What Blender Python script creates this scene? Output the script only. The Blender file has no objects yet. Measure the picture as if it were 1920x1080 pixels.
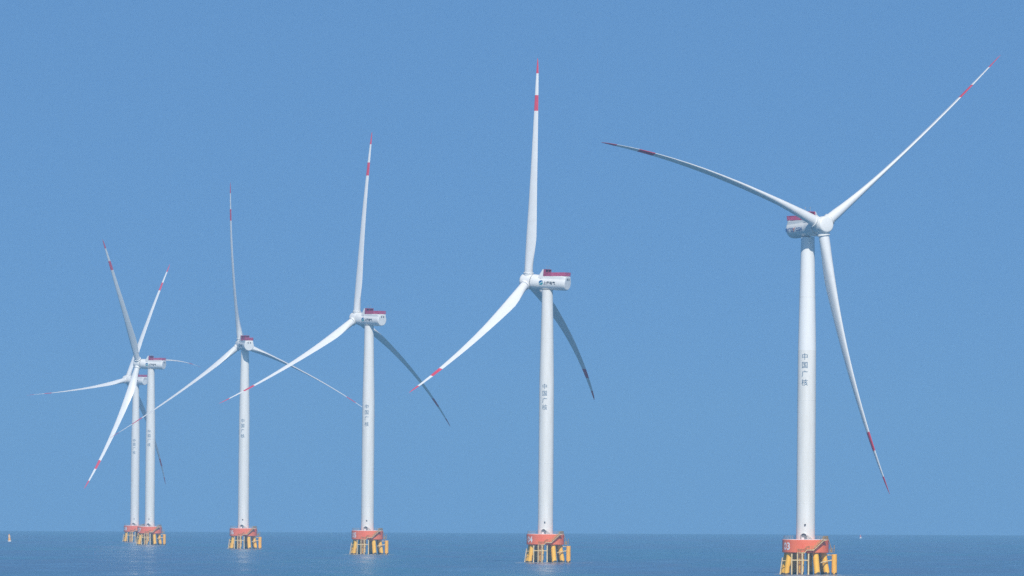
import bpy, bmesh, math, random
from mathutils import Vector, Matrix
rad = math.radians
random.seed(11)
S = bpy.context.scene
C = S.collection

# ------------------------------------------------------------------ camera
CAM_H = 18.5                       # eye height above the sea
R_EARTH = 7.3e6                    # refraction-corrected earth radius: far hulls sink a little
cam_d = bpy.data.cameras.new('camera')
cam_d.sensor_width = 36.0
cam_d.lens = 36.0 * 18000.0 / 1920.0
cam_d.clip_start = 1.0
cam_d.clip_end = 60000.0
cam = bpy.data.objects.new('camera', cam_d)
C.objects.link(cam)
cam.matrix_world = (Matrix.Translation((0, 0, CAM_H)) @ Matrix.Rotation(rad(90) + 419.0 / 18000.0, 4, 'X')
                    @ Matrix.Rotation(rad(0.25), 4, 'Z'))
S.camera = cam

# ------------------------------------------------------------------ sky, sun, exposure
SUN_EL, SUN_AZ = 43.0, -5.0        # sun high behind the viewer
W = bpy.data.worlds.new('World')
S.world = W
W.use_nodes = True
nt = W.node_tree
bg = nt.nodes['Background']
sky = nt.nodes.new('ShaderNodeTexSky')
sky.sky_type = 'NISHITA'
sky.sun_disc = False
sky.sun_elevation = rad(SUN_EL)
sky.sun_rotation = rad(180 + SUN_AZ)
sky.air_density = 1.0
sky.dust_density = 0.6
sky.ozone_density = 3.0
tc = nt.nodes.new('ShaderNodeTexCoord')
add = nt.nodes.new('ShaderNodeVectorMath'); add.operation = 'ADD'
add.inputs[1].default_value = (0, 0, 0.32)     # clear-air sky colour of a little above the horizon
nrm = nt.nodes.new('ShaderNodeVectorMath'); nrm.operation = 'NORMALIZE'
nt.links.new(tc.outputs['Generated'], add.inputs[0])
nt.links.new(add.outputs[0], nrm.inputs[0])
nt.links.new(nrm.outputs[0], sky.inputs['Vector'])
tint = nt.nodes.new('ShaderNodeMix'); tint.data_type = 'RGBA'; tint.blend_type = 'MULTIPLY'
tint.inputs[0].default_value = 1.0
tint.inputs[7].default_value = (0.68, 0.96, 1.12, 1)
nt.links.new(sky.outputs[0], tint.inputs[6])
nt.links.new(tint.outputs[2], bg.inputs['Color'])
bg.inputs['Strength'].default_value = 0.116

sun_d = bpy.data.lights.new('sun', 'SUN')
sun_d.energy = 4.4
sun_d.angle = rad(0.53)
sun_d.color = (1.0, 0.94, 0.84)
sun = bpy.data.objects.new('sun', sun_d)
C.objects.link(sun)
to_sun = Vector((-math.sin(rad(SUN_AZ)) * math.cos(rad(SUN_EL)),
                 -math.cos(rad(SUN_AZ)) * math.cos(rad(SUN_EL)), math.sin(rad(SUN_EL))))
sun.rotation_euler = to_sun.to_track_quat('Z', 'Y').to_euler()
sun.location = (0, 0, 400)

S.view_settings.view_transform = 'Standard'
S.view_settings.look = 'None'
S.view_settings.exposure = 0.0
S.view_settings.gamma = 1.0
S.cycles.use_denoising = False
S.cycles.max_bounces = 6
S.cycles.volume_bounces = 1

# ------------------------------------------------------------------ materials
def new_mat(name):
    m = bpy.data.materials.new(name); m.use_nodes = True
    return m, m.node_tree, m.node_tree.nodes['Principled BSDF']

def ramp(t, fac, stops):
    r = t.nodes.new('ShaderNodeValToRGB')
    el = r.color_ramp.elements
    while len(el) < len(stops): el.new(0.5)
    for e, (p, c) in zip(el, stops):
        e.position = p
        e.color = (c[0], c[1], c[2], 1) if not isinstance(c, (int, float)) else (c, c, c, 1)
    t.links.new(fac, r.inputs[0])
    return r.outputs[0]

def noise(t, scale3, scale=1.0, detail=4.0, rough=0.6):
    co = t.nodes.new('ShaderNodeTexCoord')
    mp = t.nodes.new('ShaderNodeMapping'); mp.inputs['Scale'].default_value = scale3
    n = t.nodes.new('ShaderNodeTexNoise')
    n.inputs['Scale'].default_value = scale; n.inputs['Detail'].default_value = detail
    n.inputs['Roughness'].default_value = rough
    t.links.new(co.outputs['Object'], mp.inputs[0]); t.links.new(mp.outputs[0], n.inputs['Vector'])
    return n.outputs[0]

def mix(t, fac, a, b, mode='MIX'):
    m = t.nodes.new('ShaderNodeMix'); m.data_type = 'RGBA'; m.blend_type = mode
    for s, v in ((m.inputs[0], fac), (m.inputs[6], a), (m.inputs[7], b)):
        if isinstance(v, bpy.types.NodeSocket): t.links.new(v, s)
        elif isinstance(v, (int, float)): s.default_value = v
        else: s.default_value = (v[0], v[1], v[2], 1)
    return m.outputs[2]

def paint(name, a, b, scale3=(0.6, 0.6, 0.08), rough=0.45, lo=0.35, hi=0.7, spec=0.4):
    m, t, p = new_mat(name)
    t.links.new(ramp(t, noise(t, scale3), [(lo, a), (hi, b)]), p.inputs['Base Color'])
    p.inputs['Roughness'].default_value = rough
    p.inputs['Specular IOR Level'].default_value = spec
    return m

M = {}
M['tower'] = paint('tower_white_paint', (0.735, 0.72, 0.67), (0.82, 0.805, 0.76))
M['tower_clean'] = paint('clean_white_paint', (0.80, 0.80, 0.78), (0.85, 0.85, 0.83))
M['blade'] = paint('blade_white_gelcoat', (0.74, 0.74, 0.725), (0.79, 0.79, 0.775), (0.3, 0.3, 0.3), 0.35)
M['nacelle'] = paint('nacelle_white_gelcoat', (0.76, 0.755, 0.725), (0.82, 0.815, 0.785), (0.5, 0.3, 0.5), 0.4)
M['red'] = paint('blade_red_band', (0.60, 0.040, 0.075), (0.68, 0.055, 0.095), (0.3, 0.3, 0.3), 0.4)
M['magenta'] = paint('magenta_red_railing_paint', (0.46, 0.05, 0.14), (0.56, 0.09, 0.20), (2, 2, 2), 0.5)
M['darkred'] = paint('dark_red_radiator_paint', (0.26, 0.015, 0.06), (0.36, 0.04, 0.11), (1.5, 1.5, 1.5), 0.5)
M['grate'] = paint('radiator_core', (0.10, 0.012, 0.04), (0.20, 0.03, 0.08), (3, 3, 3), 0.6)
M['steel'] = paint('galvanised_steel', (0.30, 0.30, 0.29), (0.42, 0.41, 0.40), (3, 3, 3), 0.5)
M['door'] = paint('grey_door_paint', (0.20, 0.21, 0.22), (0.28, 0.29, 0.30), (3, 3, 3), 0.5)
M['dark'] = paint('dark_opening', (0.020, 0.022, 0.028), (0.035, 0.038, 0.045), (3, 3, 3), 0.6)
M['letter'] = paint('dark_blue_lettering', (0.07, 0.145, 0.225), (0.09, 0.175, 0.26), (3, 3, 3), 0.5)
M['logo_black'] = paint('charcoal_lettering', (0.04, 0.045, 0.05), (0.06, 0.065, 0.07), (3, 3, 3), 0.5)
M['logo_blue'] = paint('blue_lettering', (0.015, 0.09, 0.30), (0.02, 0.11, 0.34), (3, 3, 3), 0.5)
M['logo_teal'] = paint('teal_emblem', (0.0, 0.26, 0.30), (0.0, 0.30, 0.33), (3, 3, 3), 0.5)
M['logo_deep'] = paint('deep_blue_emblem', (0.0, 0.10, 0.27), (0.0, 0.13, 0.32), (3, 3, 3), 0.5)
M['logo_red'] = paint('orange_red_mark', (0.65, 0.10, 0.05), (0.70, 0.13, 0.07), (3, 3, 3), 0.5)
M['white_mark'] = paint('white_marking', (0.80, 0.80, 0.79), (0.86, 0.86, 0.85), (2, 2, 2), 0.5)
M['pale_pipe'] = paint('pale_yellow_pipe_paint', (0.70, 0.48, 0.20), (0.80, 0.64, 0.38), (2, 2, 0.7), 0.5)
M['ochre'] = paint('ochre_rail_paint', (0.36, 0.21, 0.05), (0.50, 0.32, 0.09), (2, 2, 2), 0.5)
M['rust'] = paint('rusty_ladder', (0.24, 0.10, 0.05), (0.40, 0.20, 0.09), (3, 3, 1.5), 0.7)
M['hull_white'] = paint('buoy_white_paint', (0.72, 0.71, 0.68), (0.80, 0.79, 0.77), (2, 2, 2), 0.5)
M['hull_orange'] = paint('buoy_orange_paint', (0.82, 0.36, 0.03), (0.88, 0.43, 0.05), (2, 2, 2), 0.5)
M['hull_pale'] = paint('buoy_pale_orange_paint', (0.72, 0.44, 0.22), (0.80, 0.55, 0.32), (2, 2, 2), 0.5)
M['hull_red'] = paint('buoy_red_paint', (0.50, 0.06, 0.10), (0.56, 0.09, 0.13), (2, 2, 2), 0.5)
M['foam'] = paint('white_foam', (0.55, 0.60, 0.62), (0.75, 0.78, 0.80), (0.5, 0.2, 1), 0.8)

def cap_mat():
    m, t, p = new_mat('weathered_red_orange_concrete_paint')
    base = ramp(t, noise(t, (0.35, 0.35, 0.25), 1.0, 5), [(0.3, (0.82, 0.145, 0.055)), (0.7, (0.88, 0.20, 0.075))])
    streak = ramp(t, noise(t, (1.3, 1.3, 0.10), 1.0, 5, 0.7), [(0.60, 0.0), (0.78, 0.6)])
    t.links.new(mix(t, streak, base, (0.68, 0.11, 0.07)), p.inputs['Base Color'])
    p.inputs['Roughness'].default_value = 0.6
    return m
M['cap'] = cap_mat()

def pile_mat(name, a, b, level):
    m, t, p = new_mat(name)
    base = ramp(t, noise(t, (0.8, 0.8, 0.3), 1.0, 5), [(0.3, a), (0.7, b)])
    rust = ramp(t, noise(t, (1.6, 1.6, 0.5), 1.0, 6, 0.7), [(0.60, 0.0), (0.70, 0.8)])
    c = mix(t, rust, base, (0.32, 0.13, 0.06))
    # marine growth: a ragged dark band at the waterline
    g = t.nodes.new('ShaderNodeNewGeometry')
    sp = t.nodes.new('ShaderNodeSeparateXYZ'); t.links.new(g.outputs['Position'], sp.inputs[0])
    # height above the local sea surface
    def math_(op, x, y):
        n = t.nodes.new('ShaderNodeMath'); n.operation = op
        for s, v in zip(n.inputs, (x, y)):
            if isinstance(v, (int, float)): s.default_value = v
            else: t.links.new(v, s)
        return n.outputs[0]
    d2 = math_('ADD', math_('MULTIPLY', sp.outputs[0], sp.outputs[0]), math_('MULTIPLY', sp.outputs[1], sp.outputs[1]))
    h = math_('ADD', sp.outputs[2], math_('DIVIDE', d2, 2 * R_EARTH))
    n = noise(t, (1.2, 1.2, 0.6), 1.0, 4)
    h2 = math_('ADD', h, math_('MULTIPLY', math_('SUBTRACT', n, 0.5), -2.4))
    k = ramp(t, math_('DIVIDE', h2, 4.0), [(level / 4 - 0.03, 1.0), (level / 4 + 0.03, 0.0)])
    c = mix(t, k, c, (0.045, 0.045, 0.035))
    t.links.new(c, p.inputs['Base Color'])
    p.inputs['Roughness'].default_value = 0.55
    return m
M['pile'] = pile_mat('yellow_pile_paint', (0.88, 0.44, 0.025), (0.92, 0.52, 0.04), 0.65)
M['fender'] = pile_mat('orange_fender_paint', (0.88, 0.40, 0.03), (0.92, 0.49, 0.05), 0.5)

def sea_mat():
    m, t, p = new_mat('sea_water')
    # long wind streaks and swell, stretched along x
    a = noise(t, (0.010, 0.0020, 1), 1.0, 6, 0.62)
    b = noise(t, (0.055, 0.0075, 1), 1.0, 5, 0.65)
    teal = ramp(t, b, [(0.36, (0.010, 0.075, 0.125)), (0.52, (0.025, 0.135, 0.205)), (0.66, (0.075, 0.225, 0.320))])
    slate = ramp(t, b, [(0.36, (0.025, 0.075, 0.140)), (0.52, (0.050, 0.110, 0.200)), (0.66, (0.100, 0.165, 0.280))])
    c = mix(t, ramp(t, a, [(0.42, 0.0), (0.58, 1.0)]), teal, slate)
    t.links.new(c, p.inputs['Base Color'])
    p.inputs['IOR'].default_value = 1.333
    rr = ramp(t, b, [(0.35, 0.12), (0.65, 0.28)])
    t.links.new(rr, p.inputs['Roughness'])
    w = noise(t, (0.16, 0.10, 1), 1.0, 8, 0.6)
    bp = t.nodes.new('ShaderNodeBump'); bp.inputs['Distance'].default_value = 2.2; bp.inputs['Strength'].default_value = 0.3
    t.links.new(w, bp.inputs['Height']); t.links.new(bp.outputs[0], p.inputs['Normal'])
    return m
M['sea'] = sea_mat()

# ------------------------------------------------------------------ mesh helpers
def link(name, bm, mats, parent=None, smooth=True, angle=35, mw=None, loc=None):
    bmesh.ops.recalc_face_normals(bm, faces=bm.faces)
    me = bpy.data.meshes.new(name)
    bm.to_mesh(me); bm.free()
    for k in (mats if isinstance(mats, (list, tuple)) else [mats]): me.materials.append(M[k])
    if smooth:
        me.polygons.foreach_set('use_smooth', [True] * len(me.polygons))
        me.set_sharp_from_angle(angle=rad(angle))
    o = bpy.data.objects.new(name, me); C.objects.link(o)
    if parent is not None: o.parent = parent
    if mw is not None: o.matrix_basis = mw
    if loc is not None: o.location = loc
    return o

def ring(bm, pts): return [bm.verts.new(p) for p in pts]
def bridge(bm, a, b, mi=0):
    n = len(a)
    for i in range(n):
        f = bm.faces.new((a[i], a[(i + 1) % n], b[(i + 1) % n], b[i])); f.material_index = mi

def lathe(bm, prof, n=32, cap0=True, cap1=True, axis='Z', mi=0, center=(0, 0, 0)):
    """prof: list of (radius, height)"""
    cx, cy, cz = center
    rings = []
    for r, h in prof:
        pts = []
        for i in range(n):
            a = 2 * math.pi * i / n
            u, v = r * math.cos(a), r * math.sin(a)
            q = {'Z': (u, v, h), 'Y': (u, h, v), 'X': (h, u, v)}[axis]
            pts.append((q[0] + cx, q[1] + cy, q[2] + cz))
        rings.append(ring(bm, pts))
    for a, b in zip(rings, rings[1:]): bridge(bm, a, b, mi)
    if cap0: bm.faces.new(rings[0]).material_index = mi
    if cap1: bm.faces.new(rings[-1]).material_index = mi
    return rings

def tube(bm, p, q, r, n=10, r2=None, mi=0):
    p, q = Vector(p), Vector(q)
    z = (q - p).normalized()
    x = z.orthogonal().normalized(); y = z.cross(x)
    rr = []
    for c, rad_ in ((p, r), (q, r if r2 is None else r2)):
        rr.append(ring(bm, [c + x * rad_ * math.cos(2 * math.pi * i / n) + y * rad_ * math.sin(2 * math.pi * i / n) for i in range(n)]))
    bridge(bm, rr[0], rr[1], mi)
    bm.faces.new(rr[0]).material_index = mi; bm.faces.new(rr[1]).material_index = mi

def path_tube(bm, pts, r, n=8):
    pts = [Vector(p) for p in pts]
    rings = []
    for i, c in enumerate(pts):
        z = (pts[min(i + 1, len(pts) - 1)] - pts[max(i - 1, 0)]).normalized()
        x = z.cross(Vector((0, 0, 1)))
        x = x.normalized() if x.length > 1e-3 else Vector((1, 0, 0))
        y = z.cross(x)
        rings.append(ring(bm, [c + x * r * math.cos(2 * math.pi * k / n) + y * r * math.sin(2 * math.pi * k / n) for k in range(n)]))
    for a, b in zip(rings, rings[1:]): bridge(bm, a, b)
    bm.faces.new(rings[0]); bm.faces.new(rings[-1])

def box(bm, lo, hi, mi=0, mat=None):
    vs = [Vector((x, y, z)) for x in (lo[0], hi[0]) for y in (lo[1], hi[1]) for z in (lo[2], hi[2])]
    if mat is not None: vs = [mat @ v for v in vs]
    v = [bm.verts.new(p) for p in vs]
    for f in ((0, 1, 3, 2), (4, 6, 7, 5), (0, 4, 5, 1), (2, 3, 7, 6), (0, 2, 6, 4), (1, 5, 7, 3)):
        bm.faces.new([v[i] for i in f]).material_index = mi

def prism(bm, pts, d, mi=0):
    """extrude polygon pts by vector d"""
    a = ring(bm, [Vector(p) for p in pts]); b = ring(bm, [Vector(p) + Vector(d) for p in pts])
    bridge(bm, a, b, mi)
    bm.faces.new(a).material_index = mi; bm.faces.new(b).material_index = mi

def text_bm(s, size, bold=0.0, xs=1.0):
    """flat text outline as bmesh in x (right) / y (up), centred, cut into narrow strips so that it can be bent"""
    cu = bpy.data.curves.new('lettering', 'FONT')
    cu.body = s; cu.size = size; cu.align_x = 'CENTER'; cu.align_y = 'CENTER'; cu.offset = bold; cu.resolution_u = 3
    ob = bpy.data.objects.new('lettering', cu); C.objects.link(ob)
    dg = bpy.context.evaluated_depsgraph_get()
    me = bpy.data.meshes.new_from_object(ob.evaluated_get(dg))
    bpy.data.objects.remove(ob); bpy.data.curves.remove(cu)
    bm = bmesh.new(); bm.from_mesh(me); bpy.data.meshes.remove(me)
    if bm.verts:
        x0 = min(v.co.x for v in bm.verts); x1 = max(v.co.x for v in bm.verts)
        y0 = min(v.co.y for v in bm.verts); y1 = max(v.co.y for v in bm.verts)
        for v in bm.verts: v.co.x = (v.co.x - (x0 + x1) / 2) * xs; v.co.y -= (y0 + y1) / 2
        for axis, w in ((Vector((1, 0, 0)), (x1 - x0) * xs), (Vector((0, 1, 0)), y1 - y0)):
            k = int(w / 0.25) + 1
            for i in range(-k, k + 1):
                bmesh.ops.bisect_plane(bm, geom=bm.verts[:] + bm.edges[:] + bm.faces[:], plane_co=axis * (i * 0.25), plane_no=axis)
    return bm

def bend(bm, fn):
    for v in bm.verts: v.co = fn(v.co)
    return bm

def merge(dst, src, mi=0):
    vm = {v: dst.verts.new(v.co) for v in src.verts}
    for f in src.faces:
        try: dst.faces.new([vm[v] for v in f.verts]).material_index = mi
        except ValueError: pass
    src.free()

def sea_z(x, y): return -(x * x + y * y) / (2 * R_EARTH)

# ------------------------------------------------------------------ the sea
def build_sea():
    bm = bmesh.new()
    n = 240; r = 15.0; prev = None
    c = bm.verts.new((0, 0, 0))
    while r < 19500:
        cur = ring(bm, [(r * math.cos(2 * math.pi * i / n), r * math.sin(2 * math.pi * i / n), sea_z(r, 0)) for i in range(n)])
        if prev is None:
            for i in range(n): bm.faces.new((c, cur[i], cur[(i + 1) % n]))
        else: bridge(bm, prev, cur)
        prev = cur; r *= 1.06
    o = link('sea', bm, 'sea', angle=80)
    o['kind'] = 'structure'
build_sea()

# ------------------------------------------------------------------ turbine dimensions (metres)
HUB_H = 108.0
L, PT, PA, SAG, TILT, OVER = 85.197, 8.5355, 6.2442, 3.4225, 0.0975, 8.597
EXPO = 2.0
CAP_R, CAP_Z0, CAP_Z1 = 7.2, 6.75, 10.75
TOWER_PROF = [(2.92, CAP_Z1 - 0.05), (2.92, 22), (2.90, 38), (2.88, 54), (2.84, 69.5), (2.62, 80), (2.36, 92), (2.08, 104.55)]
def tower_r(z):
    for (r0, z0), (r1, z1) in zip(TOWER_PROF, TOWER_PROF[1:]):
        if z0 <= z <= z1: return r0 + (r1 - r0) * (z - z0) / (z1 - z0)
    return 2.9

CHORD = [(0.028, 3.30, 1.0), (0.05, 3.30, 1.0), (0.08, 3.55, 0.88), (0.11, 3.95, 0.70), (0.15, 4.50, 0.52), (0.19, 4.75, 0.42),
         (0.23, 4.65, 0.37), (0.28, 4.32, 0.33), (0.34, 3.92, 0.30), (0.40, 3.55, 0.28), (0.47, 3.15, 0.26), (0.54, 2.85, 0.25),
         (0.61, 2.50, 0.24), (0.68, 2.18, 0.23), (0.725, 1.98, 0.22), (0.766, 1.80, 0.22), (0.80, 1.66, 0.21), (0.836, 1.50, 0.21), (0.87, 1.34, 0.2),
         (0.905, 1.15, 0.2), (0.933, 1.00, 0.2), (0.96, 0.78, 0.19), (0.98, 0.55, 0.19), (0.993, 0.32, 0.2), (1.0, 0.10, 0.3)]

def blade_bm(th, dt, da, extra=0.0, pitch_off=-2.0, twist0=15.0):
    """blade in the rotor frame: X right looking upwind, Y upwind along the shaft, Z up in the rotor plane; feathered, so
    the chord lies along the shaft."""
    er = Vector((math.sin(th), 0, math.cos(th)))
    et = Vector((math.cos(th), 0, -math.sin(th)))
    g = Vector((0, 0, -1)); g = g - er * g.dot(er)
    ax = Vector((0, 1, 0))
    def cl(f):
        q = f ** EXPO
        return er * (L * f) + et * ((PT + dt) * q) + ax * ((PA + da) * q) + g * (SAG * q + extra * (f ** 8 - 0.9 * math.sin(math.pi * f)))
    bm = bmesh.new(); N = 28; prev = None; pf = None
    for f, c, tr in CHORD:
        t = (cl(f + 1e-3) - cl(f - 1e-3)).normalized()
        tw = rad(twist0 * (1 - min(1, f / 0.9)) ** 1.3 + pitch_off)
        le = ax * math.cos(tw) + et * math.sin(tw)
        le = (le - t * le.dot(t)).normalized()
        no = t.cross(le)
        pts = []
        circ = max(0.0, min(1.0, (tr - 0.42) / 0.55))
        for i in range(N):
            a = 2 * math.pi * i / N
            # aerofoil: a = 0 at the trailing edge, pi at the leading edge
            xc = 0.5 * (1 + math.cos(a))            # 0 = LE, 1 = TE
            yt = 5 * tr * (0.2969 * math.sqrt(max(xc, 0)) - 0.126 * xc - 0.3516 * xc ** 2 + 0.2843 * xc ** 3 - 0.1036 * xc ** 4)
            yc = 0.02 * (1 - (2 * xc - 1) ** 2)
            ya = (yt if a < math.pi else -yt) + yc
            yb = 0.5 * tr * math.sin(a)
            y = ya * (1 - circ) + yb * circ
            pax = 0.5 * circ + 0.36 * (1 - circ)
            pts.append(cl(f) + le * ((pax - xc) * c) + no * (y * c))
        cur = ring(bm, pts)
        if prev is not None:
            mid = (f + pf) / 2
            bridge(bm, prev, cur, 1 if (0.766 < mid < 0.836 or mid > 0.933) else 0)
        else: bm.faces.new(cur)
        prev, pf = cur, f
    bm.faces.new(prev).material_index = 1
    return bm

def hub_bm(az):
    bm = bmesh.new()
    # spinner: flat round nose, rounded shoulder, drum back to the nacelle; revolved round the shaft (Y)
    prof = [(0.9, 2.72), (2.05, 2.68), (2.32, 2.58), (2.50, 2.38), (2.66, 1.9), (2.74, 1.0), (2.78, 0), (2.78, -1.75), (2.72, -2.02)]
    lathe(bm, prof, 40, axis='Y')
    lathe(bm, [(2.45, -1.9), (2.45, -2.6)], 40, axis='Y', mi=1)   # dark bearing gap behind the spinner
    for k in range(3):
        th = az + k * 2 * math.pi / 3
        er = Vector((math.sin(th), 0, math.cos(th)))
        tube(bm, er * 1.2, er * 3.05, 1.86, 32)
        tube(bm, er * 3.05, er * 3.30, 2.02, 32)     # bearing collar
    return bm

NR = 2.72
def body_mid(y): return 0.0 if y > -6.2 else 0.62 * (-y - 6.2) / 11.2      # the body is set flatter than the tilted shaft
def deck_z(y): return 2.55 + 0.0975 * (-y - 7.6)                            # and its deck is level
def nacelle_bm():
    bm = bmesh.new(); N = 96
    def section(y, r, boxk, hw=2.28):
        pts = []; zm = body_mid(y); bh = deck_z(y) - zm
        for i in range(N):
            a = 2 * math.pi * i / N
            ca, sa = math.cos(a), math.sin(a)
            t = r
            if boxk > 0 and ca > 0.0:
                # flat deck with upright sides over the round body
                q = min(hw / abs(sa) if abs(sa) > 1e-6 else 1e9, bh / ca)
                if bh / ca < r and abs(sa) * r < hw: q = bh / ca
                else: q = max(q, r)
                t = r + (q - r) * boxk
            pts.append((sa * t, y, zm + ca * t))
        return ring(bm, pts)
    secs = [section(-2.36, 2.80, 0), section(-2.46, 2.88, 0), section(-5.2, 2.88, 0), section(-6.2, 2.74, 0), section(-6.9, NR, 0), section(-7.3, NR, 1),
            section(-12, NR, 1), section(-16.1, NR, 1), section(-16.9, NR * 0.985, 0.85), section(-17.35, NR * 0.95, 0.5), section(-17.5, NR * 0.86, 0.2)]
    for a, b in zip(secs, secs[1:]): bridge(bm, a, b)
    bm.faces.new(secs[0]); bm.faces.new(secs[-1])
    return bm
def to_deck(bm):
    for v in bm.verts: v.co.z += deck_z(v.co.y) - 2.95
    return bm

def side_map(sgn, y0, z0, r=NR + 0.03):
    """flat lettering (x along the text, y up) onto the nacelle flank; sgn -1 = left flank, text running hub to tail"""
    def f(co):
        y = y0 - co.x if sgn < 0 else y0 + co.x
        rr = r if y < -6.9 else r + (2.88 - NR) * min(1, (y + 6.9) / 0.9)
        a = (z0 + co.y) / rr
        return Vector((sgn * rr * math.cos(a), y, body_mid(y) + rr * math.sin(a)))
    return f

def swirl_bm():
    """round emblem: two interlocking crescents split by a white wave"""
    bm = bmesh.new(); R = 0.92
    def wave(x): return 0.30 * math.sin(x / R * math.pi * 0.95)
    n = 28
    for s, mi in ((1, 0), (-1, 1)):
        cols = []
        for i in range(n + 1):
            x = -R + 2 * R * i / n
            h = math.sqrt(max(0, R * R - x * x))
            w0 = max(-h, min(h, wave(x) + s * 0.13))
            cols.append((bm.verts.new((x, w0, 0)), bm.verts.new((x, (w0 + s * h) / 2, 0)), bm.verts.new((x, s * h, 0))))
        for a, b in zip(cols, cols[1:]):
            for j in (0, 1):
                f = bm.faces.new((a[j], b[j], b[j + 1], a[j + 1])); f.material_index = mi
    bmesh.ops.remove_doubles(bm, verts=bm.verts, dist=1e-4)
    return bm

def pts_arc(r, a0, a1, n, z):
    return [(r * math.sin(rad(a0 + (a1 - a0) * i / n)), -r * math.cos(rad(a0 + (a1 - a0) * i / n)), z) for i in range(n + 1)]

# ---- foundation parts, in the turbine's own frame (x right, -y towards the viewer, z up from the water)
def cap_bm():
    bm = bmesh.new()
    lathe(bm, [(CAP_R - 0.12, CAP_Z0), (CAP_R, CAP_Z0 + 0.12), (CAP_R, CAP_Z1 - 0.10), (CAP_R - 0.10, CAP_Z1)], 72)
    return bm
def kerb_bm():
    bm = bmesh.new()
    out = lathe(bm, [(CAP_R - 0.42, CAP_Z1 + 0.003), (CAP_R - 0.13, CAP_Z1 + 0.003), (CAP_R - 0.13, CAP_Z1 + 0.15), (CAP_R - 0.42, CAP_Z1 + 0.15)], 72, False, False)
    bridge(bm, out[-1], out[0])
    return bm
PILES = [-14 + 45 * k for k in range(8)]
def pile_bm(deg):
    bm = bmesh.new(); a = rad(deg)
    d = Vector((math.sin(a), -math.cos(a), 0))
    p = d * 7.35 + Vector((0, 0, -3.0)); q = d * 5.66 + Vector((0, 0, CAP_Z0 + 0.3))
    tube(bm, p, q, 0.94, 24)
    return bm

def railing_bm(a0, a1, r, z0, h, step, rails=(0.35, 0.7, 1.0), pr=0.035):
    bm = bmesh.new()
    n = max(2, int(abs(a1 - a0) / step))
    for (x, y, z) in pts_arc(r, a0, a1, n, z0): tube(bm, (x, y, z), (x, y, z + h), pr, 6)
    for k in rails: path_tube(bm, pts_arc(r, a0, a1, n * 3, z0 + h * k - 0.03), pr, 6)
    return bm

ST = [(-2.6, 6.85), (-0.5, 6.85), (0.25, 7.75), (2.15, 7.75), (5.2, 10.75), (5.9, 10.8)]
def st_z(x):
    for (x0, z0), (x1, z1) in zip(ST, ST[1:]):
        if x0 <= x <= x1: return z0 + (z1 - z0) * (x - x0) / (x1 - x0)
    return ST[-1][1]
def st_pt(x, r, dz=0):
    return Vector((x * r / 7.75, -math.sqrt(max(0.1, r * r - (x * r / 7.75) ** 2)), st_z(x) + dz))
def stair_bm():
    bm = bmesh.new()
    n = 68; xs = [ST[0][0] + (ST[-1][0] - ST[0][0]) * i / n for i in range(n + 1)]
    for r in (7.34, 8.26):                                     # stringers
        for i in range(n):
            a, b = st_pt(xs[i], r), st_pt(xs[i + 1], r)
            o = Vector((a.x, a.y, 0)).normalized() * 0.05
            d = Vector((0, 0, -0.26))
            prism(bm, [a, b, b + d, a + d], o)
    for i in range(n):                                         # treads and walkway grating
        x = (xs[i] + xs[i + 1]) / 2
        a, b = st_pt(xs[i], 7.40), st_pt(xs[i], 8.25); c, d = st_pt(xs[i + 1], 8.25), st_pt(xs[i + 1], 7.40)
        z = st_z(x)
        prism(bm, [Vector((v.x, v.y, z - 0.05)) for v in (a, b, c, d)], (0, 0, 0.04))
    return bm
def stair_rail_bm():
    bm = bmesh.new()
    n = 60; xs = [ST[0][0] + (ST[-1][0] - ST[0][0]) * i / n for i in range(n + 1)]
    for r in (8.30,):
        for dz in (0.4, 0.75, 1.1): path_tube(bm, [st_pt(x, r, dz) for x in xs], 0.05, 6)
        for i in range(0, n + 1, 6): tube(bm, st_pt(xs[i], r, -0.2), st_pt(xs[i], r, 1.1), 0.05, 6)
    for dz in (0.75, 1.1): path_tube(bm, [st_pt(x, 7.36, dz) for x in xs[:28]], 0.04, 6)
    return bm

def landing_bm():
    """boat landing: fender pipes, cross pipe and stand-offs"""
    bm = bmesh.new()
    Y = -8.35
    for x, r, z1 in ((-4.47, 0.24, 6.45), (-2.72, 0.21, 6.5), (-1.22, 0.25, 6.5), (0.72, 0.25, 6.5)):
        tube(bm, (x, Y, -2), (x, Y, z1), r, 12)
    tube(bm, (-4.47, Y, 4.42), (0.72, Y, 4.42), 0.17, 12)
    for x in (-4.47, -2.72, -1.22, 0.72):
        for z in (6.2, 4.42): tube(bm, (x, Y + 0.1, z), (x * 0.93, -6.0, z), 0.12, 8)
    return bm
def leaning_pipe_bm():
    bm = bmesh.new()
    tube(bm, (-8.05, -1.9, -1.5), (-7.15, -1.6, 5.2), 0.16, 10)
    tube(bm, (-7.3, -1.65, 4.2), (-5.9, -1.5, 4.2), 0.11, 8)
    return bm
def ladder_bm():
    bm = bmesh.new()
    for x in (-2.35, -1.62): tube(bm, (x, -8.1, -1.5), (x, -8.1, 8.0), 0.07, 8)
    for i in range(30): tube(bm, (-2.35, -8.1, -0.9 + i * 0.3), (-1.62, -8.1, -0.9 + i * 0.3), 0.035, 6)
    # safety hoops above the landing
    for i in range(5):
        z = 4.9 + 0.5 * i
        path_tube(bm, [(-1.985 + 0.48 * math.cos(rad(a)), -8.1 - 0.55 * math.sin(rad(a)), z) for a in range(0, 181, 20)], 0.03, 6)
    return bm
def column_bm():
    """big round fender column on the right with its two arms"""
    bm = bmesh.new()
    lathe(bm, [(0.84, -3), (0.84, 6.25), (0.76, 6.33)], 28, center=(8.92, -1.5, 0))
    return bm
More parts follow.
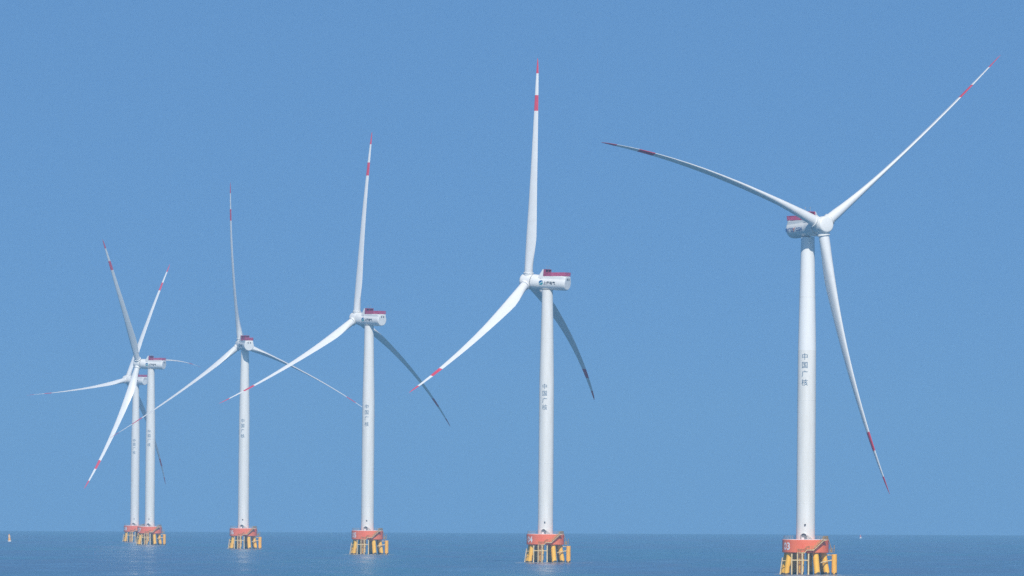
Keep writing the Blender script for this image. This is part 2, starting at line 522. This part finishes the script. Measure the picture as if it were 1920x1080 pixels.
def arms_bm():
    bm = bmesh.new()
    tube(bm, (8.2, -1.5, 6.08), (5.6, -1.2, 6.08), 0.17, 12)
    tube(bm, (8.2, -1.55, 4.5), (4.6, -4.6, 3.75), 0.19, 12)
    return bm
def side_gantry_bm():
    bm = bmesh.new()
    x0, x1, y0, y1 = 7.5, 8.85, -2.3, -0.9
    prism(bm, [(x0, y0, 6.9), (x1, y0, 6.9), (x1, y1, 6.9), (x0, y1, 6.9)], (0, 0, 0.10))
    for x in (x0, (x0 + x1) / 2, x1):
        for y in (y0, y1): tube(bm, (x, y, 6.9), (x, y, 9.2 if x == x1 else 8.1), 0.07, 8)
    for z in (7.45, 8.05):
        for y in (y0, y1): tube(bm, (x0, y, z), (x1, y, z), 0.05, 6)
        tube(bm, (x1, y0, z), (x1, y1, z), 0.05, 6)
    tube(bm, (7.0, y0, 11.1), (8.3, y0, 7.0), 0.09, 8)
    tube(bm, (7.0, y1, 11.1), (8.3, y1, 7.0), 0.09, 8)
    for k in range(1, 10):
        t = k / 10; tube(bm, (7.0 + 1.3 * t, y0, 11.1 - 4.1 * t), (7.0 + 1.3 * t, y1, 11.1 - 4.1 * t), 0.04, 6)
    box(bm, (x0 + 0.2, y0 + 0.2, 7.0), (x0 + 0.75, y1 - 0.2, 7.75))
    return bm

DOOR_A = -0.2                       # door a little left of the tower's middle line
def door_bm():
    bm = bmesh.new()
    r = 2.90; w, h = 0.66, 1.7; z0 = 11.12
    prof = [(-w, z0), (w, z0)] + [(w * math.cos(rad(a)), z0 + h - 0.62 + 0.62 * math.sin(rad(a))) for a in range(0, 181, 15)]
    def onto(x, z, rr): a = DOOR_A + x / rr; return Vector((rr * math.sin(a), -rr * math.cos(a), z))
    a = ring(bm, [onto(x, z, r) for x, z in prof]); b = ring(bm, [onto(x, z, r + 0.09) for x, z in prof])
    bridge(bm, a, b); bm.faces.new(a); bm.faces.new(b)
    return bm
def door_stair_bm():
    bm = bmesh.new()
    c, s = math.cos(DOOR_A), math.sin(DOOR_A)
    mw = Matrix(((c, -s, 0, 0), (s, c, 0, 0), (0, 0, 1, 0), (0, 0, 0, 1)))   # local -y = outwards at the door
    def P(x, y, z): return mw @ Vector((x, y, z))
    box(bm, (-0.95, -4.2, 11.0), (0.95, -2.86, 11.08), mat=mw)
    for x in (-0.85, 0.85):
        tube(bm, P(x, -4.1, CAP_Z1), P(x, -4.1, 11.05), 0.05, 6)
    n = 5
    for i in range(n):
        box(bm, (0.98 + i * 0.3, -4.1, 11.0 - i * 0.06), (1.26 + i * 0.3, -3.1, 11.04 - i * 0.06), mat=mw)
    # arched hand rails falling to the right, and the outer guard
    for y in (-4.15, -3.05):
        for dz in (0.55, 1.1):
            pts = [P(-0.95, y, 11.1 + dz * 0.6), P(-0.8, y, 11.1 + dz), P(0.6, y, 11.1 + dz), P(1.2, y, 11.0 + dz), P(2.5, y, 10.75 + dz * 0.35)]
            path_tube(bm, pts, 0.045, 6)
        for x in (-0.9, 0.0, 0.9): tube(bm, P(x, y, 11.05), P(x, y, 12.2), 0.045, 6)
        tube(bm, P(2.5, y, CAP_Z1), P(2.5, y, 11.15), 0.045, 6)
    return bm
def canopy_bm():
    bm = bmesh.new()
    c, s = math.cos(DOOR_A), math.sin(DOOR_A)
    n = 14; pr = []
    for r in (1.0, 0.9):
        pr.append([(r * math.cos(math.pi * k / n), 11.95 + 0.85 * (r / 1.0) * math.sin(math.pi * k / n)) for k in range(n + 1)])
    out = pr[0] + pr[1][::-1]
    pts = [Vector((c * x + s * 2.80, s * x - c * 2.80, z)) for x, z in out]
    d = Vector((s, -c, 0)) * 0.75
    a = ring(bm, pts); b = ring(bm, [p + d for p in pts])
    bridge(bm, a, b)
    m = len(pr[0])
    for rr in (a, b):
        for k in range(m - 1): bm.faces.new((rr[k], rr[k + 1], rr[2 * m - 2 - k], rr[2 * m - 1 - k]))
    return bm
def cabinet_bm():
    bm = bmesh.new()
    c, s = math.cos(DOOR_A), math.sin(DOOR_A)
    mw = Matrix(((c, -s, 0, 0), (s, c, 0, 0), (0, 0, 1, 0), (0, 0, 0, 1)))
    box(bm, (-0.45, -4.75, CAP_Z1 + 0.004), (0.35, -4.35, CAP_Z1 + 0.75), mat=mw)
    return bm
def lamp_bm():
    bm = bmesh.new()
    a = -0.08; r = 2.9
    d = Vector((math.sin(a), -math.cos(a), 0)); t = Vector((math.cos(a), math.sin(a), 0))
    tube(bm, d * (r - 0.02) + Vector((0, 0, 15.1)), d * (r + 0.55) + Vector((0, 0, 15.5)), 0.06, 8)
    tube(bm, d * (r + 0.45) - t * 0.28 + Vector((0, 0, 15.5)), d * (r + 0.45) + t * 0.28 + Vector((0, 0, 15.5)), 0.14, 10)
    tube(bm, d * (r + 0.02) - t * 0.12 + Vector((0, 0, 14.9)), d * (r + 0.02) - t * 0.12 + Vector((0, 0, 15.35)), 0.09, 8)
    return bm

def tower_bm(two_tone):
    bm = bmesh.new()
    n = 56
    prof = []
    for (r0, z0), (r1, z1) in zip(TOWER_PROF, TOWER_PROF[1:]):
        prof.append((r0, z0))
    prof.append(TOWER_PROF[-1])
    rings = lathe(bm, prof, n)
    if two_tone:
        for f in bm.faces:
            if f.calc_center_median().z > 69.6: f.material_index = 1
    # welded flange rings
    for z in (22, 38, 54, 86):
        r = tower_r(z) + 0.015
        q = lathe(bm, [(r - 0.2, z - 0.09), (r, z - 0.09), (r, z + 0.09), (r - 0.2, z + 0.09)], n, False, False)
        bridge(bm, q[-1], q[0], 1 if (two_tone and z > 69) else 0)
    return bm

def tower_text_bm():
    bm = bmesh.new()
    a0 = -0.265
    for i, ch in enumerate('中国广核'):
        zc = 67.5 - i * 2.68
        t = text_bm(ch, 2.15, 0.012)
        def f(co, zc=zc):
            z = zc + co.y; r = tower_r(z) + 0.018
            a = a0 + co.x / r
            return Vector((r * math.sin(a), -r * math.cos(a), z))
        merge(bm, bend(t, f))
    return bm
def number_bm(s):
    t = text_bm(s, 3.15, 0.075, 1.05)
    def f(co):
        r = CAP_R + 0.012; a = rad(-56) + co.x / r
        return Vector((r * math.sin(a), -r * math.cos(a), 8.75 + co.y))
    return bend(t, f)

# shared part meshes for the repeats (each copy still gets an object of its own)
proto = {}
def shared(key, name, bm_fn, mats, parent, **kw):
    if key not in proto:
        o = link(name, bm_fn(), mats, parent, **kw); proto[key] = o.data
        return o
    o = bpy.data.objects.new(name, proto[key]); C.objects.link(o); o.parent = parent
    if kw.get('mw') is not None: o.matrix_basis = kw['mw']
    return o

def cooler_frame_bm():
    bm = bmesh.new()
    y0, y1, z0, z1, w = -8.7, -7.5, 2.96, 5.65, 2.25
    box(bm, (-w, y0 + 0.2, z0), (w, y1 - 0.2, z0 + 0.25))
    box(bm, (-w, y0 + 0.1, z1 - 0.25), (w, y1 - 0.1, z1))
    for x in (-w, -0.15, w - 0.3): box(bm, (x, y0 + 0.15, z0 + 0.25), (x + 0.3, y1 - 0.15, z1 - 0.25))
    box(bm, (-w + 0.3, y0 + 0.18, 4.2), (-0.15, y1 - 0.18, 4.38)); box(bm, (0.15, y0 + 0.18, 4.2), (w - 0.3, y1 - 0.18, 4.38))
    return to_deck(bm)
def cooler_core_bm(k):
    bm = bmesh.new()
    x0, x1 = ((-1.95, -0.15), (0.15, 1.95))[k]
    box(bm, (x0, -8.35, 3.21), (x1, -7.85, 5.4))
    for i in range(12):
        zz = 3.3 + 2.0 * i / 11
        if abs(zz - 4.29) < 0.12: continue
        box(bm, (x0, -8.40, zz - 0.03), (x1, -8.345, zz + 0.03)); box(bm, (x0, -7.855, zz - 0.03), (x1, -7.80, zz + 0.03))
    return to_deck(bm)
def fin_bm(x):
    bm = bmesh.new()
    prism(bm, [(x, -5.4, 2.2), (x, -5.55, 2.75), (x, -7.25, 5.62), (x, -7.62, 5.7), (x, -7.62, 2.2)], (0.08, 0, 0))
    return to_deck(bm)
def basket_bm():
    bm = bmesh.new()
    y0, y1, z0, z1, w = -17.1, -8.75, 2.97, 4.30, 2.22
    # mesh infill panels: a close lattice of bars
    def run(p, q):
        p, q = Vector(p), Vector(q); n = max(2, int((q - p).length / 0.26))
        for i in range(n + 1):
            c = p.lerp(q, i / n); big = i % 6 == 0
            tube(bm, c, c + Vector((0, 0, z1 - z0)), 0.075 if big else 0.045, 6)
        for h in (0.08, 0.35, 0.62, 0.89, 1.12): tube(bm, p + Vector((0, 0, h)), q + Vector((0, 0, h)), 0.05, 6)
        tube(bm, p + Vector((0, 0, z1 - z0)), q + Vector((0, 0, z1 - z0)), 0.085, 8)
    run((-w, y1, z0), (-w, y0, z0)); run((w, y1, z0), (w, y0, z0)); run((-w, y0, z0), (w, y0, z0))
    box(bm, (-w, y0, z0 - 0.01), (w, y1, z0 + 0.09))
    return to_deck(bm)
def mast_bm(x):
    bm = bmesh.new()
    tube(bm, (x, -8.1, 5.65), (x, -8.1, 7.1), 0.05, 6)
    tube(bm, (x - 0.25, -8.1, 6.9), (x + 0.25, -8.1, 6.9), 0.05, 6)
    return to_deck(bm)
def vent_bm(x):
    bm = bmesh.new()
    zm = body_mid(-17.3)
    box(bm, (x - 0.22, -17.62, zm + 1.25), (x + 0.22, -17.1, zm + 1.9))
    return bm
def logo_left_bm():
    bm = bmesh.new()
    s = bend(swirl_bm(), side_map(-1, -7.2, 0.0))
    vm = {v: bm.verts.new(v.co) for v in s.verts}
    for f in s.faces: bm.faces.new([vm[v] for v in f.verts]).material_index = f.material_index
    s.free()
    return bm
def logo_text_bm():
    return bend(text_bm('上海电气', 1.32, 0.045), side_map(-1, -10.85, -0.02))
def logo_right_bm(part):
    if part == 0: return bend(text_bm('中广核', 1.5, 0.05), side_map(1, -15.2, -0.25))
    return bend(text_bm('CGN', 1.5, 0.05, 1.1), side_map(1, -9.6, -0.25))
def logo_swoosh_bm():
    bm = bmesh.new(); m = bmesh.new()
    for pts in ([(-0.75, -0.75), (-0.35, -0.75), (0.95, 0.95), (0.55, 0.75)], [(-0.85, 0.1), (-0.35, -0.05), (0.1, 0.35), (-0.1, 0.5)]):
        m.faces.new(ring(m, [(x, y, 0) for x, y in pts]))
    for ax in (Vector((1, 0, 0)), Vector((0, 1, 0))):
        for i in range(-5, 6): bmesh.ops.bisect_plane(m, geom=m.verts[:] + m.edges[:] + m.faces[:], plane_co=ax * (i * 0.2), plane_no=ax)
    merge(bm, bend(m, side_map(1, -12.4, -0.2)))
    return bm

def flat_link(*a, **k): return link(*a, **dict(k, smooth=False))

def build_turbine(num, x, D, yaw, az, lean, blades, label):
    root = bpy.data.objects.new('wind_turbine', None); C.objects.link(root)
    root.location = (x, D, sea_z(x, D)); root.rotation_euler = (0, rad(lean), 0)
    root['label'] = label; root['category'] = 'wind turbine'; root['group'] = 'offshore wind turbines standing in a receding row'
    # foundation
    cap = shared('cap', 'pile_cap', cap_bm, 'cap', root)
    link('painted_number', number_bm(num), 'white_mark', cap, smooth=False)
    shared('kerb', 'deck_kerb', kerb_bm, 'white_mark', cap)
    for d in PILES: shared('pile%d' % d, 'pile', lambda: pile_bm(d), 'pile', root)
    shared('rail_g', 'deck_railing', lambda: railing_bm(30, 322, 6.75, CAP_Z1 + 0.15, 1.1, 7), 'steel', root)
    shared('rail_y', 'yellow_deck_railing', lambda: railing_bm(48, 100, 7.0, CAP_Z1 + 0.0, 1.25, 5, (0.3, 0.55, 0.8, 1.0), 0.05), 'ochre', root)
    st = shared('stair', 'stairway', stair_bm, 'pale_pipe', root, angle=20)
    shared('stair_rail', 'handrail', stair_rail_bm, 'ochre', st)
    bl = shared('landing', 'boat_landing', landing_bm, 'pale_pipe', root)
    shared('lean', 'leaning_pipe', leaning_pipe_bm, 'pale_pipe', root)
    shared('ladder', 'ladder', ladder_bm, 'rust', bl)
    col = shared('column', 'fender_column', column_bm, 'fender', root)
    shared('arms', 'support_arm', arms_bm, 'pale_pipe', col)
    shared('gantry', 'access_platform', side_gantry_bm, 'ochre', root)
    # tower
    two = num == '03'
    tw = shared('tower2' if two else 'tower', 'tower', lambda: tower_bm(two), ['tower', 'tower_clean'] if two else ['tower'], root)
    shared('ttext', 'tower_lettering', tower_text_bm, 'letter', tw, smooth=False)
    dr = shared('door', 'door', door_bm, 'door', tw)
    shared('canopy', 'door_canopy', canopy_bm, 'tower', tw, smooth=False)
    shared('dstair', 'door_steps', door_stair_bm, 'steel', tw)
    shared('cabinet', 'deck_cabinet', cabinet_bm, 'white_mark', cap)
    shared('lamp', 'wall_lamp', lamp_bm, 'dark', tw)
    # nacelle + rotor frame: X right looking upwind, Y upwind, Z up; origin at the hub centre
    fwd = Vector((-math.sin(rad(yaw)), math.cos(rad(yaw)), 0)); side = fwd.cross(Vector((0, 0, 1)))
    axv = fwd * math.cos(TILT) + Vector((0, 0, 1)) * math.sin(TILT); vv = side.cross(axv)
    hubc = Vector((0, 0, HUB_H - OVER * math.sin(TILT))) + axv * OVER
    mw = Matrix(((side.x, axv.x, vv.x, hubc.x), (side.y, axv.y, vv.y, hubc.y), (side.z, axv.z, vv.z, hubc.z), (0, 0, 0, 1)))
    na = shared('nacelle', 'nacelle', nacelle_bm, 'nacelle', root, mw=mw, angle=28)
    co = shared('cooler', 'radiator_frame', cooler_frame_bm, 'darkred', na, smooth=False)
    for i in (0, 1): shared('core%d' % i, 'radiator_core', lambda: cooler_core_bm(i), 'grate', na, smooth=False)
    for i, x_ in enumerate((-2.35, 2.27)): shared('fin%d' % i, 'radiator_side_plate', lambda: fin_bm(x_), 'nacelle', na, smooth=False)
    shared('basket', 'hoist_railing', basket_bm, 'magenta', na)
    for i, x_ in enumerate((-0.9, 0.9)): shared('mast%d' % i, 'wind_sensor_mast', lambda: mast_bm(x_), 'steel', na)
    for i, x_ in enumerate((-0.62, 0.62)): shared('vent%d' % i, 'rear_vent', lambda: vent_bm(x_), 'dark', na, smooth=False)
    if num == '03':
        for i in (0, 1): link('company_lettering', logo_right_bm(i), 'logo_blue', na, smooth=False)
        link('company_emblem', logo_swoosh_bm(), 'logo_red', na, smooth=False)
    else: shared('logo', 'company_emblem', logo_left_bm, ['logo_deep', 'logo_teal'], na, smooth=False); shared('logot', 'company_lettering', logo_text_bm, 'logo_black', na, smooth=False)
    link('rotor_hub', hub_bm(rad(az)), ['nacelle', 'dark'], root, mw=mw, angle=32)
    for k, dt, da in blades:
        link('blade', blade_bm(rad(az) + k * 2 * math.pi / 3, dt, da, 0.5 if (num, k) == ('03', 1) else 0.0,
             *PITCH.get((num, k), (-2.0, 15.0))), ['blade', 'red'], root, mw=mw, angle=60)
    return root

T = [
 ('03', 91.21, 2974.6, -150.03, -54.28, 0.231, [(0, .33, -1.74), (1, 1.55, 2.24), (2, -.44, .04)],
  'biggest white turbine on red platform 03, rotor hub facing the viewer'),
 ('04', 13.16, 3686.2, 60.25, -5.36, 0.250, [(0, .22, -.97), (2, -.14, -.51), (1, -.54, .51)],
  'white turbine on red platform 04, one blade straight up, beside the biggest turbine'),
 ('05', -65.73, 4391.3, 43.20, -2.21, 0.242, [(0, .9, -.55), (2, -.27, -.36), (1, -.21, .72)],
  'white turbine on red platform 05, its lower left blade crossing the tower behind it'),
 ('06', -141.20, 5064.0, 15.91, -10.49, 0.248, [(0, .52, -.21), (2, -.49, -.05), (1, -1.54, .37)],
  'white turbine on red platform 06, seen from behind with two dark vents'),
 ('07', -215.07, 5714.2, 62.28, -37.25, 0.243, [(0, .76, -.11), (2, -.67, .4), (1, .52, -.07)],
  'white turbine on red platform 07 overlapping the farthest one, a blade hidden behind its nacelle'),
 ('08', -250.55, 6392.2, 45.46, 18.56, 0.251, [(0, .59, .09), (2, -.36, -.33), (1, -.73, .52)],
  'farthest and smallest white turbine on red platform 08, partly hidden behind another tower'),
]
# each blade has its own idling pitch and twist in the wind
PITCH = {('03', 1): (-24.0, 36.0), ('06', 0): (-14.0, 25.0), ('06', 1): (-12.0, 24.0), ('07', 0): (-16.0, 18.0), ('07', 1): (-14.0, 27.0)}
for row in T: build_turbine(*row)

# ------------------------------------------------------------------ buoys
def buoy(x, y, label, h, r, hull, body, top):
    root = bpy.data.objects.new('navigation_buoy', None); C.objects.link(root)
    root.location = (x, y, sea_z(x, y)); root.rotation_euler = (rad(2), rad(-3), 0)
    root['label'] = label; root['category'] = 'buoy'
    b = bmesh.new(); lathe(b, [(r * 0.8, -0.5), (r * 1.25, -0.1), (r * 1.35, 0.35), (r * 1.2, 0.6), (r * 0.7, 0.7)], 24); link('float', b, hull, root)
    b = bmesh.new(); lathe(b, [(r * 0.86, 0.7), (r * 0.84, h * 0.42), (r * 0.80, h * 0.44)], 20); link('body', b, body, root)
    b = bmesh.new(); lathe(b, [(r * 0.80, h * 0.44), (r * 0.76, h * 0.80), (r * 0.5, h * 0.9)], 20); link('top_mark', b, top, root)
    b = bmesh.new(); lathe(b, [(0.35, h * 0.9), (0.38, h * 0.95), (0.35, h), (0.1, h * 1.03)], 12); link('lantern', b, body, root)
buoy(-330.5, 6330, 'orange and white navigation buoy floating at the far left edge', 4.8, 1.0, 'hull_white', 'hull_orange', 'hull_pale')
buoy(335.0, 9200, 'tiny pale pink buoy near the horizon, right of the biggest turbine', 3.2, 0.9, 'hull_white', 'hull_white', 'hull_red')

# ------------------------------------------------------------------ foam round the piles
def foam():
    bm = bmesh.new()
    rnd = random.Random(5)
    for num, x, D, *_ in T:
        for k in range(76):
            a = rnd.uniform(0, 2 * math.pi)
            if k < 56: px, py = rnd.gauss(1.5, 6.0), rnd.uniform(-9, -85)
            else: px, py = 9 * math.cos(a), 9 * math.sin(a)
            w, d = rnd.uniform(0.5, 2.0), rnd.uniform(0.8, 4.0)
            cx, cy = x + px, D + py
            n = 9
            vs = []
            for i in range(n):
                t = 2 * math.pi * i / n; q = rnd.uniform(0.6, 1.2)
                vx, vy = cx + w * q * math.cos(t), cy + d * q * math.sin(t)
                vs.append(bm.verts.new((vx, vy, sea_z(vx, vy) + 0.06)))
            bm.faces.new(vs)
    o = link('sea_foam', bm, 'foam', smooth=False)
    o['kind'] = 'stuff'; o['label'] = 'broken white foam drifting round the foundation piles'; o['category'] = 'foam'
foam()

# ------------------------------------------------------------------ the air
def haze(density):
    bm = bmesh.new()
    box(bm, (-19800, -19800, -32), (19800, 19800, 235))
    m = bpy.data.materials.new('haze'); m.use_nodes = True
    t = m.node_tree; t.nodes.clear()
    out = t.nodes.new('ShaderNodeOutputMaterial'); v = t.nodes.new('ShaderNodeVolumePrincipled')
    v.inputs['Color'].default_value = (0.365, 0.662, 0.91, 1)
    v.inputs['Density'].default_value = density
    v.inputs['Anisotropy'].default_value = 0.0
    t.links.new(v.outputs[0], out.inputs['Volume'])
    M['haze'] = m
    o = link('haze', bm, 'haze', smooth=False)
    o['kind'] = 'stuff'; o['label'] = 'thin blue sea haze over the whole wind farm'; o['category'] = 'haze'
haze(7e-5)
